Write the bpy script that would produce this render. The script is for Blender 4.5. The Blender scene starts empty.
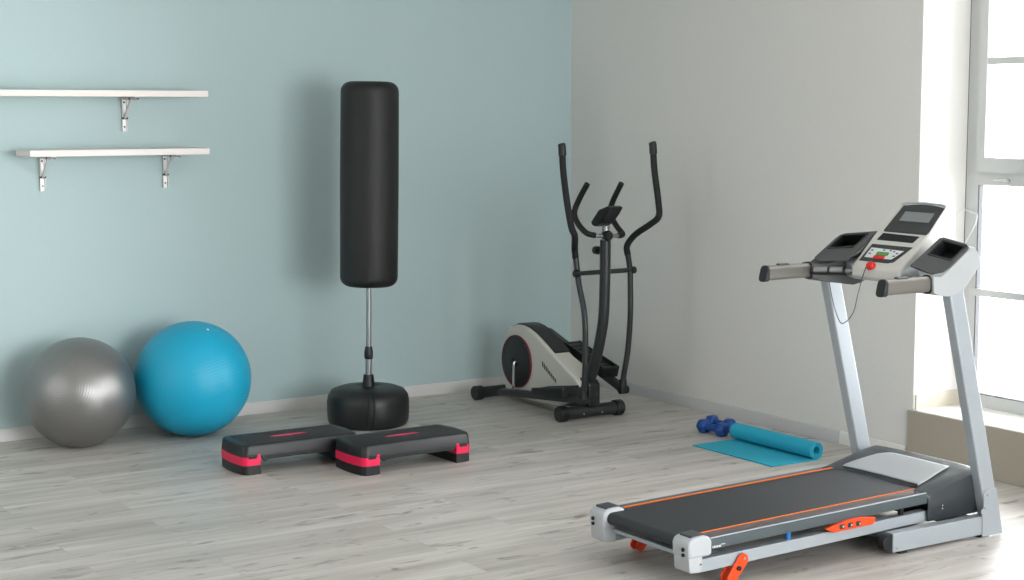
import bpy, bmesh, math, random
from mathutils import Vector, Matrix
R = math.radians
SC = bpy.context.scene
COL = SC.collection

# ------------------------------------------------------------------ camera, world, light, exposure
cam_d = bpy.data.cameras.new('camera')
cam = bpy.data.objects.new('camera', cam_d); COL.objects.link(cam)
cam_d.sensor_width = 36.0
cam_d.lens = 1657.0 / 1024.0 * 36.0
cam_d.clip_start = 0.05
cam.location = (0.0, 0.0, 1.8)
cam.rotation_euler = (R(90 - 6.305), 0, R(-33.17))
SC.camera = cam

world = bpy.data.worlds.new('overcast_sky'); SC.world = world
world.use_nodes = True
wn = world.node_tree.nodes; wl = world.node_tree.links
bg = wn['Background']
bg.inputs['Color'].default_value = (0.97, 0.985, 1.0, 1)
# white overcast sky with a broad low glow added to boost the side-window light
_tc = wn.new('ShaderNodeTexCoord')
_dt = wn.new('ShaderNodeVectorMath'); _dt.operation = 'DOT_PRODUCT'; _dt.inputs[1].default_value = Vector((.54, -.83, .06)).normalized()
_mx = wn.new('ShaderNodeMath'); _mx.operation = 'MAXIMUM'; _mx.inputs[1].default_value = 0
_pw = wn.new('ShaderNodeMath'); _pw.operation = 'POWER'; _pw.inputs[1].default_value = 10
_ma = wn.new('ShaderNodeMath'); _ma.operation = 'MULTIPLY_ADD'; _ma.inputs[1].default_value = 20.0; _ma.inputs[2].default_value = 11.5
wl.new(_tc.outputs['Generated'], _dt.inputs[0]); wl.new(_dt.outputs['Value'], _mx.inputs[0]); wl.new(_mx.outputs[0], _pw.inputs[0])
wl.new(_pw.outputs[0], _ma.inputs[0]); wl.new(_ma.outputs[0], bg.inputs['Strength'])

SC.view_settings.view_transform = 'Standard'
SC.view_settings.look = 'None'
SC.view_settings.gamma = 1.0
SC.view_settings.use_curve_mapping = False
SC.view_settings.exposure = 0.08

def portal(name, loc, rot, sx, sy):
    d = bpy.data.lights.new(name, 'AREA'); d.shape = 'RECTANGLE'
    d.size = sx; d.size_y = sy; d.cycles.is_portal = True
    o = bpy.data.objects.new(name, d); COL.objects.link(o)
    o.location = loc; o.rotation_euler = rot
portal('sky_portal', (6.75, 5.06, 1.6), (0, R(90), 0), 2.8, 1.8)
portal('sky_portal', (6.75, .9, 1.6), (0, R(90), 0), 2.8, 1.8)
portal('sky_portal', (-1.5, 6.7, 1.8), (0, R(-90), 0), 1.3, 1.0)
portal('sky_portal', (4.25, -1.3, 1.65), (R(90), 0, 0), 3.7, 2.7)

# ------------------------------------------------------------------ materials
def hexlin(h):
    c = [int(h[i:i+2], 16) / 255 for i in (0, 2, 4)]
    return tuple((x / 12.92 if x <= .04045 else ((x + .055) / 1.055) ** 2.4) for x in c) + (1,)
def mat(name, hexc, rough=.5, metal=0.0, bump=0.0, bscale=200, coat=0.0, var=0.0, spec=None):
    m = bpy.data.materials.new(name); m.use_nodes = True
    n = m.node_tree.nodes; l = m.node_tree.links; b = n['Principled BSDF']
    col = hexlin(hexc)
    b.inputs['Roughness'].default_value = rough; b.inputs['Metallic'].default_value = metal
    b.inputs['Coat Weight'].default_value = coat
    if spec is not None: b.inputs['Specular IOR Level'].default_value = spec
    tc = n.new('ShaderNodeTexCoord')
    nz = n.new('ShaderNodeTexNoise'); nz.inputs['Scale'].default_value = bscale; nz.inputs['Detail'].default_value = 4
    l.new(tc.outputs['Object'], nz.inputs['Vector'])
    mx = n.new('ShaderNodeMix'); mx.data_type = 'RGBA'
    v = max(var, .03)
    mx.inputs[6].default_value = tuple(c * (1 - v) for c in col[:3]) + (1,)
    mx.inputs[7].default_value = tuple(min(1, c * (1 + v)) for c in col[:3]) + (1,)
    l.new(nz.outputs['Fac'], mx.inputs[0]); l.new(mx.outputs[2], b.inputs['Base Color'])
    if bump:
        bp = n.new('ShaderNodeBump'); bp.inputs['Strength'].default_value = bump; bp.inputs['Distance'].default_value = .002
        l.new(nz.outputs['Fac'], bp.inputs['Height']); l.new(bp.outputs['Normal'], b.inputs['Normal'])
    return m

M = {}
M['teal'] = mat('teal_wall_paint', 'b1c6c7', .85, bump=.08, bscale=60)
M['white_wall'] = mat('white_wall_paint', 'dfddd9', .85, bump=.08, bscale=60)
M['reveal'] = mat('window_reveal_paint', 'ecebe6', .8)
M['ceiling'] = mat('ceiling_paint', 'e8e8e6', .9)
M['skirting'] = mat('white_skirting', 'd3d2d0', .45)
M['cream'] = mat('cream_strip', 'cbc4b4', .7)
M['skirting_grey'] = mat('grey_white_skirting', 'c2c2c2', .5)
M['beige'] = mat('beige_board', 'a79f90', .7)
M['pvc'] = mat('window_pvc', 'c4c7c6', .35)
M['gasket'] = mat('window_gasket', '5c5e62', .6)
M['shelf'] = mat('shelf_laminate', 'e6dfd9', .45)
M['zinc'] = mat('zinc_steel', 'd6d6d4', .4, .3)
M['black_plastic'] = mat('black_plastic', '141618', .42, bump=.15, bscale=500)
M['black_vinyl'] = mat('black_vinyl', '0f1111', .55, bump=.1, bscale=250)
M['black_matte'] = mat('black_matte', '121314', .7)
M['foam'] = mat('black_foam', '101112', .7, bump=.2, bscale=400)
M['charcoal_metal'] = mat('charcoal_metal', '3a3d3e', .36, .5)
M['steel'] = mat('brushed_steel', '9ea2a3', .32, .85)
M['handle_metal'] = mat('handle_metal', '77746f', .42, .35)
M['cap_plastic'] = mat('cap_plastic', 'b9bdc1', .35)
M['chrome'] = mat('chrome', 'dcdcdc', .2, 1.0)
M['white_plastic'] = mat('white_plastic', 'c9c7bf', .4)
M['pink'] = mat('pink_plastic', 'e20f4c', .45)
M['pink_mark'] = mat('pink_emblem', 'd42a5c', .5)
M['red_trim'] = mat('dark_red_trim', '6e1822', .45)
M['silver_paint'] = mat('silver_paint', 'a9b1b7', .4, .2)
M['silver_plastic'] = mat('silver_plastic', 'b3b7ba', .4, .1)
M['light_plastic'] = mat('light_console_plastic', 'd2d1cb', .42)
M['dark_grey'] = mat('dark_grey_plastic', '3d4246', .36)
M['mid_grey'] = mat('grey_arm_plastic', '4c4e4e', .42)
M['rail'] = mat('side_rail_grey', '566064', .3, .3)
M['belt'] = mat('belt_rubber', '2a2d31', .6, bump=.3, bscale=600, var=.12)
M['orange'] = mat('orange_plastic', 'f04a12', .4)
M['stripe'] = mat('orange_stripe', 'e8742a', .5)
M['blue_rubber'] = mat('blue_cushion', '1f72b8', .5)
M['screen'] = mat('screen_grey', '84898a', .2)
M['panel_black'] = mat('console_panel_black', '35383a', .3)
M['label_white'] = mat('label_white', 'dcdfe2', .5)
M['green'] = mat('green_button', '4f9a4f', .5)
M['red'] = mat('red_button', 'd9241a', .4)
M['mat_blue'] = mat('exercise_mat_blue', '22a6c2', .75, bump=.25, bscale=300)
M['db_blue'] = mat('dumbbell_blue', '0a4590', .35, bump=.1, bscale=100)
M['cord_white'] = mat('cord_white', 'ececec', .6)
M['cord_grey'] = mat('cord_grey', '55565a', .6)

def glass_mat():
    m = bpy.data.materials.new('window_glass'); m.use_nodes = True
    n = m.node_tree.nodes; l = m.node_tree.links; n.clear()
    o = n.new('ShaderNodeOutputMaterial'); mx = n.new('ShaderNodeMixShader')
    t = n.new('ShaderNodeBsdfTransparent'); g = n.new('ShaderNodeBsdfGlossy')
    g.inputs['Roughness'].default_value = .02
    f = n.new('ShaderNodeFresnel'); f.inputs['IOR'].default_value = 1.3
    t.inputs['Color'].default_value = (.975, .975, .975, 1)
    l.new(f.outputs[0], mx.inputs[0]); l.new(t.outputs[0], mx.inputs[1]); l.new(g.outputs[0], mx.inputs[2])
    l.new(mx.outputs[0], o.inputs[0]); return m
M['glass'] = glass_mat()

def ball_mat(name, hexc, rough, metal, axis, lo, hi, rings):
    """inflatable ball: moulded concentric grooves round an axis"""
    m = mat(name, hexc, rough, metal)
    n = m.node_tree.nodes; l = m.node_tree.links; b = n['Principled BSDF']
    tc = n.new('ShaderNodeTexCoord')
    dt = n.new('ShaderNodeVectorMath'); dt.operation = 'DOT_PRODUCT'
    nm = n.new('ShaderNodeVectorMath'); nm.operation = 'NORMALIZE'
    a = Vector(axis).normalized(); dt.inputs[1].default_value = a
    l.new(tc.outputs['Object'], nm.inputs[0]); l.new(nm.outputs[0], dt.inputs[0])
    ac = n.new('ShaderNodeMath'); ac.operation = 'ARCCOSINE'; l.new(dt.outputs['Value'], ac.inputs[0])
    mu = n.new('ShaderNodeMath'); mu.operation = 'MULTIPLY'; mu.inputs[1].default_value = rings; l.new(ac.outputs[0], mu.inputs[0])
    si = n.new('ShaderNodeMath'); si.operation = 'SINE'; l.new(mu.outputs[0], si.inputs[0])
    bp = n.new('ShaderNodeBump'); bp.inputs['Strength'].default_value = lo; bp.inputs['Distance'].default_value = hi
    l.new(si.outputs[0], bp.inputs['Height']); l.new(bp.outputs[0], b.inputs['Normal'])
    return m
M['ball_silver'] = ball_mat('silver_ball_rubber', '8e8d8c', .38, .8, (-.62, -.75, .28), .2, .002, 130)
M['ball_blue'] = ball_mat('blue_ball_rubber', '10a2c6', .42, 0, (.25, -.5, -.9), .22, .002, 120)

def floor_mat():
    m = bpy.data.materials.new('whitewashed_laminate'); m.use_nodes = True
    n = m.node_tree.nodes; l = m.node_tree.links; b = n['Principled BSDF']
    tc = n.new('ShaderNodeTexCoord')
    br = n.new('ShaderNodeTexBrick'); br.offset = .37; br.offset_frequency = 2
    br.inputs['Scale'].default_value = 1; br.inputs['Brick Width'].default_value = 1.28; br.inputs['Row Height'].default_value = .19
    br.inputs['Mortar Size'].default_value = .0012; br.inputs['Mortar Smooth'].default_value = .2
    br.inputs['Color1'].default_value = (0, 0, 0, 1); br.inputs['Color2'].default_value = (1, 1, 1, 1)
    br.inputs['Mortar'].default_value = (.5, .5, .5, 1)
    l.new(tc.outputs['Object'], br.inputs['Vector'])
    # shift grain per plank
    cx = n.new('ShaderNodeVectorMath'); cx.operation = 'SCALE'; cx.inputs['Scale'].default_value = 7.3
    l.new(br.outputs['Color'], cx.inputs[0])
    ad = n.new('ShaderNodeVectorMath'); ad.operation = 'ADD'
    l.new(tc.outputs['Object'], ad.inputs[0]); l.new(cx.outputs[0], ad.inputs[1])
    def noise(sx, sy, detail, rough, dist=0):
        mp = n.new('ShaderNodeMapping'); mp.inputs['Scale'].default_value = (sx, sy, 1)
        l.new(ad.outputs[0], mp.inputs['Vector'])
        z = n.new('ShaderNodeTexNoise'); z.inputs['Scale'].default_value = 1; z.inputs['Detail'].default_value = detail
        z.inputs['Roughness'].default_value = rough; z.inputs['Distortion'].default_value = dist
        l.new(mp.outputs[0], z.inputs['Vector']); return z
    g1 = noise(1.1, 16, 6, .65, .4)
    g2 = noise(5.0, 17, 3, .55, .8)
    g3 = noise(.6, 5, 2, .5)
    r1 = n.new('ShaderNodeValToRGB'); r1.color_ramp.elements[0].position = .3; r1.color_ramp.elements[1].position = .7
    r1.color_ramp.elements[0].color = hexlin('b0aaa3'); r1.color_ramp.elements[1].color = hexlin('d3cfc9')
    l.new(g1.outputs['Fac'], r1.inputs[0])
    # knots and smudges
    r2 = n.new('ShaderNodeValToRGB'); r2.color_ramp.elements[0].position = .60; r2.color_ramp.elements[1].position = .74
    l.new(g2.outputs['Fac'], r2.inputs[0])
    m1 = n.new('ShaderNodeMix'); m1.data_type = 'RGBA'; m1.inputs[7].default_value = hexlin('857e75')
    l.new(r2.outputs[0], m1.inputs[0]); l.new(r1.outputs[0], m1.inputs[6])
    r3 = n.new('ShaderNodeValToRGB'); r3.color_ramp.elements[0].color = (.86, .85, .84, 1); r3.color_ramp.elements[1].color = (1.06, 1.06, 1.06, 1)
    r3.color_ramp.elements[0].position = .35; r3.color_ramp.elements[1].position = .65
    l.new(g3.outputs['Fac'], r3.inputs[0])
    m2 = n.new('ShaderNodeMix'); m2.data_type = 'RGBA'; m2.blend_type = 'MULTIPLY'; m2.inputs[0].default_value = 1
    l.new(m1.outputs[2], m2.inputs[6]); l.new(r3.outputs[0], m2.inputs[7])
    # per-plank tone
    r4 = n.new('ShaderNodeValToRGB'); r4.color_ramp.elements[0].color = (.92, .915, .91, 1); r4.color_ramp.elements[1].color = (1.03, 1.03, 1.03, 1)
    l.new(br.outputs['Color'], r4.inputs[0])
    m3 = n.new('ShaderNodeMix'); m3.data_type = 'RGBA'; m3.blend_type = 'MULTIPLY'; m3.inputs[0].default_value = 1
    l.new(m2.outputs[2], m3.inputs[6]); l.new(r4.outputs[0], m3.inputs[7])
    m4 = n.new('ShaderNodeMix'); m4.data_type = 'RGBA'; m4.inputs[7].default_value = hexlin('8f8a84')
    mf = n.new('ShaderNodeMath'); mf.operation = 'MULTIPLY'; mf.inputs[1].default_value = .55
    l.new(br.outputs['Fac'], mf.inputs[0]); l.new(mf.outputs[0], m4.inputs[0]); l.new(m3.outputs[2], m4.inputs[6])
    l.new(m4.outputs[2], b.inputs['Base Color'])
    b.inputs['Roughness'].default_value = .42
    bp = n.new('ShaderNodeBump'); bp.inputs['Strength'].default_value = .12; bp.inputs['Distance'].default_value = .001
    l.new(g1.outputs['Fac'], bp.inputs['Height']); l.new(bp.outputs[0], b.inputs['Normal'])
    return m
M['floor'] = floor_mat()

# ------------------------------------------------------------------ mesh helpers
def box(bm, x0, x1, y0, y1, z0, z1, skew=None):
    vs = [bm.verts.new((x, y, z)) for x in (x0, x1) for y in (y0, y1) for z in (z0, z1)]
    for f in ((0, 1, 3, 2), (4, 6, 7, 5), (0, 4, 5, 1), (2, 3, 7, 6), (0, 2, 6, 4), (1, 5, 7, 3)):
        bm.faces.new([vs[i] for i in f])
    return vs
def prism(bm, pts, a0, a1, axis='y'):
    """polygon extruded along an axis. pts are (x,z) for y, (y,z) for x, (x,y) for z"""
    def P(p, a):
        return {'y': (p[0], a, p[1]), 'x': (a, p[0], p[1]), 'z': (p[0], p[1], a)}[axis]
    A = [bm.verts.new(P(p, a0)) for p in pts]; B = [bm.verts.new(P(p, a1)) for p in pts]
    n = len(pts)
    bm.faces.new(A); bm.faces.new(B[::-1])
    for i in range(n): bm.faces.new([A[i], B[i], B[(i + 1) % n], A[(i + 1) % n]])
    return A + B
def smooth_path(pts, sub=6):
    P = [Vector(p) for p in pts]
    if len(P) < 3: return P
    Q = [P[0] * 2 - P[1]] + P + [P[-1] * 2 - P[-2]]
    out = []
    for i in range(1, len(Q) - 2):
        a, b, c, d = Q[i-1:i+3]
        for s in range(sub):
            t = s / sub
            out.append(.5 * ((2 * b) + (c - a) * t + (2 * a - 5 * b + 4 * c - d) * t * t + (3 * b - a - 3 * c + d) * t ** 3))
    out.append(P[-1]); return out
def tube(bm, pts, r, seg=16, sub=6, smooth=True, sy=1.0, caps=True):
    """round or oval (sy) tube along a path; r number or list"""
    P = smooth_path(pts, sub) if smooth else [Vector(p) for p in pts]
    n = len(P)
    rad = (lambda i: r) if not isinstance(r, (list, tuple)) else (lambda i: r[0] + (r[-1] - r[0]) * i / (n - 1) if len(r) == 2 else r[min(len(r) - 1, int(i * len(r) / n))])
    t0 = (P[1] - P[0]).normalized()
    up = Vector((0, 0, 1)) if abs(t0.z) < .9 else Vector((1, 0, 0))
    u = t0.cross(up).normalized(); rings = []
    for i in range(n):
        t = ((P[i + 1] if i < n - 1 else P[i]) - (P[i - 1] if i else P[i])).normalized()
        u = (u - t * u.dot(t)).normalized(); v = t.cross(u)
        rings.append([bm.verts.new(P[i] + (u * math.cos(2 * math.pi * k / seg) * sy + v * math.sin(2 * math.pi * k / seg)) * rad(i)) for k in range(seg)])
    for i in range(n - 1):
        for k in range(seg):
            bm.faces.new([rings[i][k], rings[i][(k + 1) % seg], rings[i + 1][(k + 1) % seg], rings[i + 1][k]])
    if caps:
        bm.faces.new(rings[0][::-1]); bm.faces.new(rings[-1])
def lathe(bm, prof, c=(0, 0, 0), axis='z', seg=48):
    """profile of (radius, along) round an axis"""
    c = Vector(c); rings = []
    def P(r, a, th):
        x, y = r * math.cos(th), r * math.sin(th)
        return c + Vector({'z': (x, y, a), 'x': (a, x, y), 'y': (x, a, y)}[axis])
    for r, a in prof:
        if r < 1e-6: rings.append([bm.verts.new(P(0, a, 0))])
        else: rings.append([bm.verts.new(P(r, a, 2 * math.pi * k / seg)) for k in range(seg)])
    for A, B in zip(rings, rings[1:]):
        for k in range(seg):
            k2 = (k + 1) % seg
            if len(A) == 1 and len(B) == 1: continue
            if len(A) == 1: bm.faces.new([A[0], B[k], B[k2]])
            elif len(B) == 1: bm.faces.new([A[k], B[0], A[k2]])
            else: bm.faces.new([A[k], B[k], B[k2], A[k2]])
def cyl(bm, a, b, r, seg=24): tube(bm, [a, b], r, seg=seg, smooth=False)
def grid(bm, fn, nu, nv):
    V = [[bm.verts.new(fn(i / nu, j / nv)) for j in range(nv + 1)] for i in range(nu + 1)]
    for i in range(nu):
        for j in range(nv): bm.faces.new([V[i][j], V[i + 1][j], V[i + 1][j + 1], V[i][j + 1]])
    return V
def rounded_rect(x0, x1, y0, y1, r, seg=5):
    out = []
    for cx, cy, a in ((x1 - r, y1 - r, 0), (x0 + r, y1 - r, 90), (x0 + r, y0 + r, 180), (x1 - r, y0 + r, 270)):
        for k in range(seg + 1):
            t = R(a + 90 * k / seg); out.append((cx + r * math.cos(t), cy + r * math.sin(t)))
    return out

SPLIT = {'rubber_foot', 'screw', 'rivet', 'adjusting_hole', 'slot', 'pin', 'pulse_plate', 'tab', 'cover_screw', 'axle_cap', 'moulded_rib', 'blind_cord_'}
def islands(bm):
    seen = set(); out = []
    for v in bm.verts:
        if v in seen: continue
        st = [v]; seen.add(v); isl = []
        while st:
            a = st.pop(); isl.append(a)
            for e in a.link_edges:
                b = e.other_vert(a)
                if b not in seen: seen.add(b); st.append(b)
        out.append(isl)
    return out
def obj(name, bm, m, parent=None, **k):
    if name in SPLIT:
        isl = islands(bm)
        if len(isl) > 1:
            extra = []
            for i in range(len(isl)):
                c = bm.copy(); c.verts.ensure_lookup_table(); ii = islands(c)
                bmesh.ops.delete(c, geom=[v for j, q in enumerate(ii) if j != i for v in q], context='VERTS')
                extra.append(obj1(name, c, m, parent, **k))
            bm.free(); o = extra[0]; TWINS[o.name] = extra[1:]; return o
    return obj1(name, bm, m, parent, **k)
TWINS = {}
def obj1(name, bm, m, parent=None, bevel=0.0, bseg=3, smooth=True, label=None, angle=35):
    """link ONE mesh object; vertices given in world space are moved into the parent's frame"""
    bmesh.ops.recalc_face_normals(bm, faces=bm.faces[:])
    me = bpy.data.meshes.new(name)
    org = Vector((0, 0, 0))
    if parent is not None and parent.get('_org') is not None: org = Vector(parent['_org'])
    bm.transform(Matrix.Translation(-org))
    bm.to_mesh(me); bm.free()
    me.materials.append(m if not isinstance(m, str) else M[m])
    o = bpy.data.objects.new(name, me); COL.objects.link(o)
    if parent is not None: o.parent = parent
    if smooth:
        for p in me.polygons: p.use_smooth = True
        if hasattr(me, 'set_sharp_from_angle'): me.set_sharp_from_angle(angle=R(angle))
    if bevel:
        b = o.modifiers.new('bevel', 'BEVEL'); b.width = bevel; b.segments = bseg; b.limit_method = 'ANGLE'; b.angle_limit = R(35)
        b.harden_normals = False
    if label: o['label'] = label
    return o
def sub(o, name, bm, m, parent_thing, **k):
    """sub-part: child of a part that sits at its thing's origin"""
    s = obj(name, bm, m, parent_thing, **k); s.parent = o
    for q in TWINS.get(s.name, ()): q.parent = o
    return s
def thing(name, label, cat, loc=(0, 0, 0), group=None):
    o = bpy.data.objects.new(name, None); COL.objects.link(o)
    o.location = loc; o.empty_display_size = .1
    o['label'] = label; o['category'] = cat; o['_org'] = list(loc)
    if group: o['group'] = group
    return o
def struct(name, bm, m, parent=None, **k):
    o = obj(name, bm, m, parent, **k)
    if parent is None: o['kind'] = 'structure'
    return o
def NB(): return bmesh.new()
def B1(*a):
    bm = NB(); box(bm, *a); return bm
def cut(o, bm):
    me = bpy.data.meshes.new('t'); bmesh.ops.recalc_face_normals(bm, faces=bm.faces[:]); bm.to_mesh(me); bm.free()
    c = bpy.data.objects.new('t', me); COL.objects.link(c)
    if o.parent is not None: c.location = -Vector(o.parent['_org']); 
    w = c.location.copy(); c.location = (0, 0, 0); me.transform(Matrix.Translation(w))
    par = o.parent; o.parent = None
    md = o.modifiers.new('cut', 'BOOLEAN'); md.object = c; md.operation = 'DIFFERENCE'; md.solver = 'EXACT'
    bpy.context.view_layer.update()
    dg = bpy.context.evaluated_depsgraph_get()
    new = bpy.data.meshes.new_from_object(o.evaluated_get(dg))
    o.modifiers.clear(); new.name = o.data.name; o.data = new; o.parent = par
    bpy.data.objects.remove(c)
    if hasattr(new, 'set_sharp_from_angle'): new.set_sharp_from_angle(angle=R(35))

# ------------------------------------------------------------------ room
XL, XR, YF, YB, ZC = -1.2, 6.28, -1.0, 8.9, 3.3
XO = 6.62           # inner face of the window frames
struct('floor', B1(XL - .3, XO + .25, YF - .2, YB + .2, -.1, 0), 'floor')
struct('ceiling', B1(XL - .3, XO + .25, YF - .2, YB + .2, ZC, ZC + .1), 'ceiling')
struct('wall_back', B1(XL - .3, XR + .5, YB, YB + .15, 0, ZC), 'teal', smooth=False)
FX0, FX1, FZ0, FZ1 = 2.5, 6.0, .4, 2.9
bm = NB(); box(bm, XL - .3, FX0, YF - .2, YF, 0, ZC); box(bm, FX1, XR + .5, YF - .2, YF, 0, ZC)
box(bm, FX0, FX1, YF - .2, YF, 0, FZ0); box(bm, FX0, FX1, YF - .2, YF, FZ1, ZC)
struct('wall_front', bm, 'white_wall', smooth=False)
ZS, ZT = .264, 2.95
NY0, NY1 = 4.25, 5.867       # first niche
MY0, MY1 = .1, 1.7         # second niche
def wall_right():
    bm = NB()
    for y0, y1 in ((YF, MY0), (MY1, NY0), (NY1, YB)): box(bm, XR, XO + .2, y0, y1, 0, ZC)
    for y0, y1 in ((MY0, MY1), (NY0, NY1)):
        box(bm, XR, XO + .2, y0, y1, ZT, ZC); box(bm, XR, XO + .2, y0, y1, 0, ZS - .03)
    return struct('wall_right', bm, 'white_wall', smooth=False)
wall_right()
LY0, LY1, LZ0, LZ1 = 6.25, 7.15, 1.2, 2.4
def wall_left():
    bm = NB()
    box(bm, XL - .25, XL, YF, LY0, 0, ZC); box(bm, XL - .25, XL, LY1, YB, 0, ZC)
    box(bm, XL - .25, XL, LY0, LY1, 0, LZ0); box(bm, XL - .25, XL, LY0, LY1, LZ1, ZC)
    return struct('wall_left', bm, 'white_wall', smooth=False)
wall_left()
# white plaster lining of the window niche and a cream upstand at the sill
bm = NB(); box(bm, XR + .001, XO + .2, NY1 - .004, NY1 + .001, ZS, ZT)
struct('trim_1', bm, 'reveal', smooth=False)
struct('trim_2', B1(XR - .006, XO + .05, NY0, NY1 - .004, ZS - .03, ZS), 'reveal', bevel=.004)          # window sill
struct('trim_3', B1(XR - .014, XR - .0005, NY0 - .05, NY1 + .022, .0, ZS - .004), 'beige', bevel=.003)   # beige board below the sill
struct('trim_4', B1(XR + .01, XO, NY1 - .016, NY1 - .004, ZS, ZS + .075), 'cream', smooth=False)
struct('trim_5', B1(XR - .006, XO + .05, MY0, MY1, ZS - .03, ZS), 'reveal', bevel=.004)
# baseboards
bbp = [(0, 0), (.016, 0), (.016, .062), (.011, .07), (0, .07)]
bm = NB(); prism(bm, [(YB - a, z) for a, z in bbp], XL, XR, 'x'); struct('baseboard_back', bm, 'skirting')
bm = NB(); prism(bm, [(XR - a, z) for a, z in bbp], 6.37, YB - .016, 'y'); struct('baseboard_right', bm, 'skirting_grey')
bm = NB(); prism(bm, [(XR - a * .7, z * .96) for a, z in bbp], NY1 + .035, 6.37, 'y'); struct('baseboard_right', bm, 'white_wall')
bm = NB(); prism(bm, [(XL + a, z) for a, z in bbp], YF, YB - .016, 'y'); struct('baseboard_left', bm, 'skirting')
bm = NB(); prism(bm, [(YF + a, z) for a, z in bbp], XL + .016, XR, 'x'); struct('baseboard_front', bm, 'skirting')

def window_right(name, y0, y1):
    """fixed lower light, opening upper light; frame face at XO"""
    t = bpy.data.objects.new(name, None); COL.objects.link(t); t['kind'] = 'structure'; t.location = (XO, y0, ZS); t['_org'] = [XO, y0, ZS]
    ym = (y0 + y1) / 2
    X0, X1 = XO, XO + .07
    f = NB()
    box(f, X0, X1, y1 - .085, y1, ZS, ZT); box(f, X0, X1, y0, y0 + .085, ZS, ZT)      # jambs
    for a, b in ((y0 + .085, ym - .05), (ym + .05, y1 - .085)):
        box(f, X0, X1, a, b, ZT - .08, ZT); box(f, X0, X1, a, b, ZS, ZS + .065)       # head, sill member
        box(f, X0, X1, a, b, 1.405, 1.47)                                             # transom
    box(f, X0, X1, ym - .05, ym + .05, ZS, ZT)                                        # mullion
    obj('window_frame', f, 'pvc', t, smooth=False)
    g = NB(); box(g, X0 - .001, X0 + .02, y1 - .004, y1 + .004, ZS + .07, ZT)         # dark joint against the plaster
    obj('frame_joint', g, 'gasket', t)
    for a, b in ((ym + .05, y1 - .085), (y0 + .085, ym - .05)):
        s = NB(); sx0, sx1 = X0 - .02, X0 + .05                                       # sash of the upper light
        box(s, sx0, sx1, b - .05, b + .004, 1.47, ZT - .07); box(s, sx0, sx1, a - .004, a + .05, 1.47, ZT - .07)
        box(s, sx0, sx1, a + .05, b - .05, 1.47, 1.545); box(s, sx0, sx1, a + .05, b - .05, ZT - .13, ZT - .07)
        so = obj('upper_sash', s, 'pvc', t, smooth=False)
        sub(so, 'glazing_bar', B1(sx0 + .006, sx1 - .01, a + .04, b - .04, 2.012, 2.048), 'pvc', t, bevel=.003)
        h = NB(); box(h, sx0 + .012, X0 - .001, b + .0045, b + .010, 1.47, ZT - .06)
        sub(so, 'gasket', h, 'gasket', t)
        sub(so, 'pane', B1(X0 + .02, X0 + .026, a + .04, b - .04, 1.53, ZT - .12), 'glass', t, smooth=False)
        k = NB(); box(k, X0 - .012, X0 - .001, b - .20, b - .10, 1.428, 1.44); box(k, X0 - .03, X0 - .001, b - .2, b - .18, 1.425, 1.443)
        obj('window_latch', k, 'zinc', t, bevel=.002)
        h = NB(); box(h, X0 - .002, X0 + .03, b - .008, b - .0005, ZS + .066, 1.405); box(h, X0 - .002, X0 + .03, a, b - .009, ZS + .0655, ZS + .071)
        obj('gasket', h, 'gasket', t)
        obj('pane', B1(X0 + .02, X0 + .026, a, b, ZS + .06, 1.41), 'glass', t, smooth=False)
        obj('glazing_bar', B1(X0 - .012, X0 + .018, a - .03, b + .03, .838, .874), 'pvc', t, bevel=.002)
    return t
window_right('window_1', NY0, NY1 - .004)
window_right('window_2', MY0, MY1)
def window_left():
    t = bpy.data.objects.new('window_3', None); COL.objects.link(t); t['kind'] = 'structure'; t.location = (XL, LY0, LZ0); t['_org'] = [XL, LY0, LZ0]
    f = NB(); x0, x1 = XL - .2, XL - .12; ym = (LY0 + LY1) / 2
    for a, b in ((LY0, LY0 + .06), (LY1 - .06, LY1), (ym - .04, ym + .04)): box(f, x0, x1, a, b, LZ0, LZ1)
    for a, b in ((LZ0, LZ0 + .06), (LZ1 - .06, LZ1)): box(f, x0, x1, LY0, LY1, a, b)
    obj('window_frame', f, 'pvc', t, bevel=.004, smooth=False)
    for a, b in ((LY0 + .06, ym - .04), (ym + .04, LY1 - .06)):
        obj('pane', B1(x0 + .03, x0 + .036, a, b, LZ0 + .06, LZ1 - .06), 'glass', t, smooth=False)
window_left()
def add_fill_window():  # unseen window added behind the camera to light the room from the front
    t = bpy.data.objects.new('fill_window', None); COL.objects.link(t); t['kind'] = 'structure'; t.location = (FX0, YF, FZ0); t['_org'] = [FX0, YF, FZ0]
    f = NB(); y0, y1 = YF - .16, YF - .09; xs = [FX0, FX0 + (FX1 - FX0) / 3, FX0 + 2 * (FX1 - FX0) / 3, FX1]
    for a, b in ((FX0, FX0 + .06), (xs[1] - .04, xs[1] + .04), (xs[2] - .04, xs[2] + .04), (FX1 - .06, FX1)): box(f, a, b, y0, y1, FZ0 + .06, FZ1 - .06)
    for a, b in ((FZ0, FZ0 + .06), (FZ1 - .06, FZ1)): box(f, FX0, FX1, y0, y1, a, b)
    obj('window_frame', f, 'pvc', t, smooth=False)
    for a, b in ((xs[0] + .06, xs[1] - .04), (xs[1] + .04, xs[2] - .04), (xs[2] + .04, xs[3] - .06)):
        obj('pane', B1(a, b, y0 + .03, y0 + .036, FZ0 + .06, FZ1 - .06), 'glass', t, smooth=False)
add_fill_window()

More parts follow.
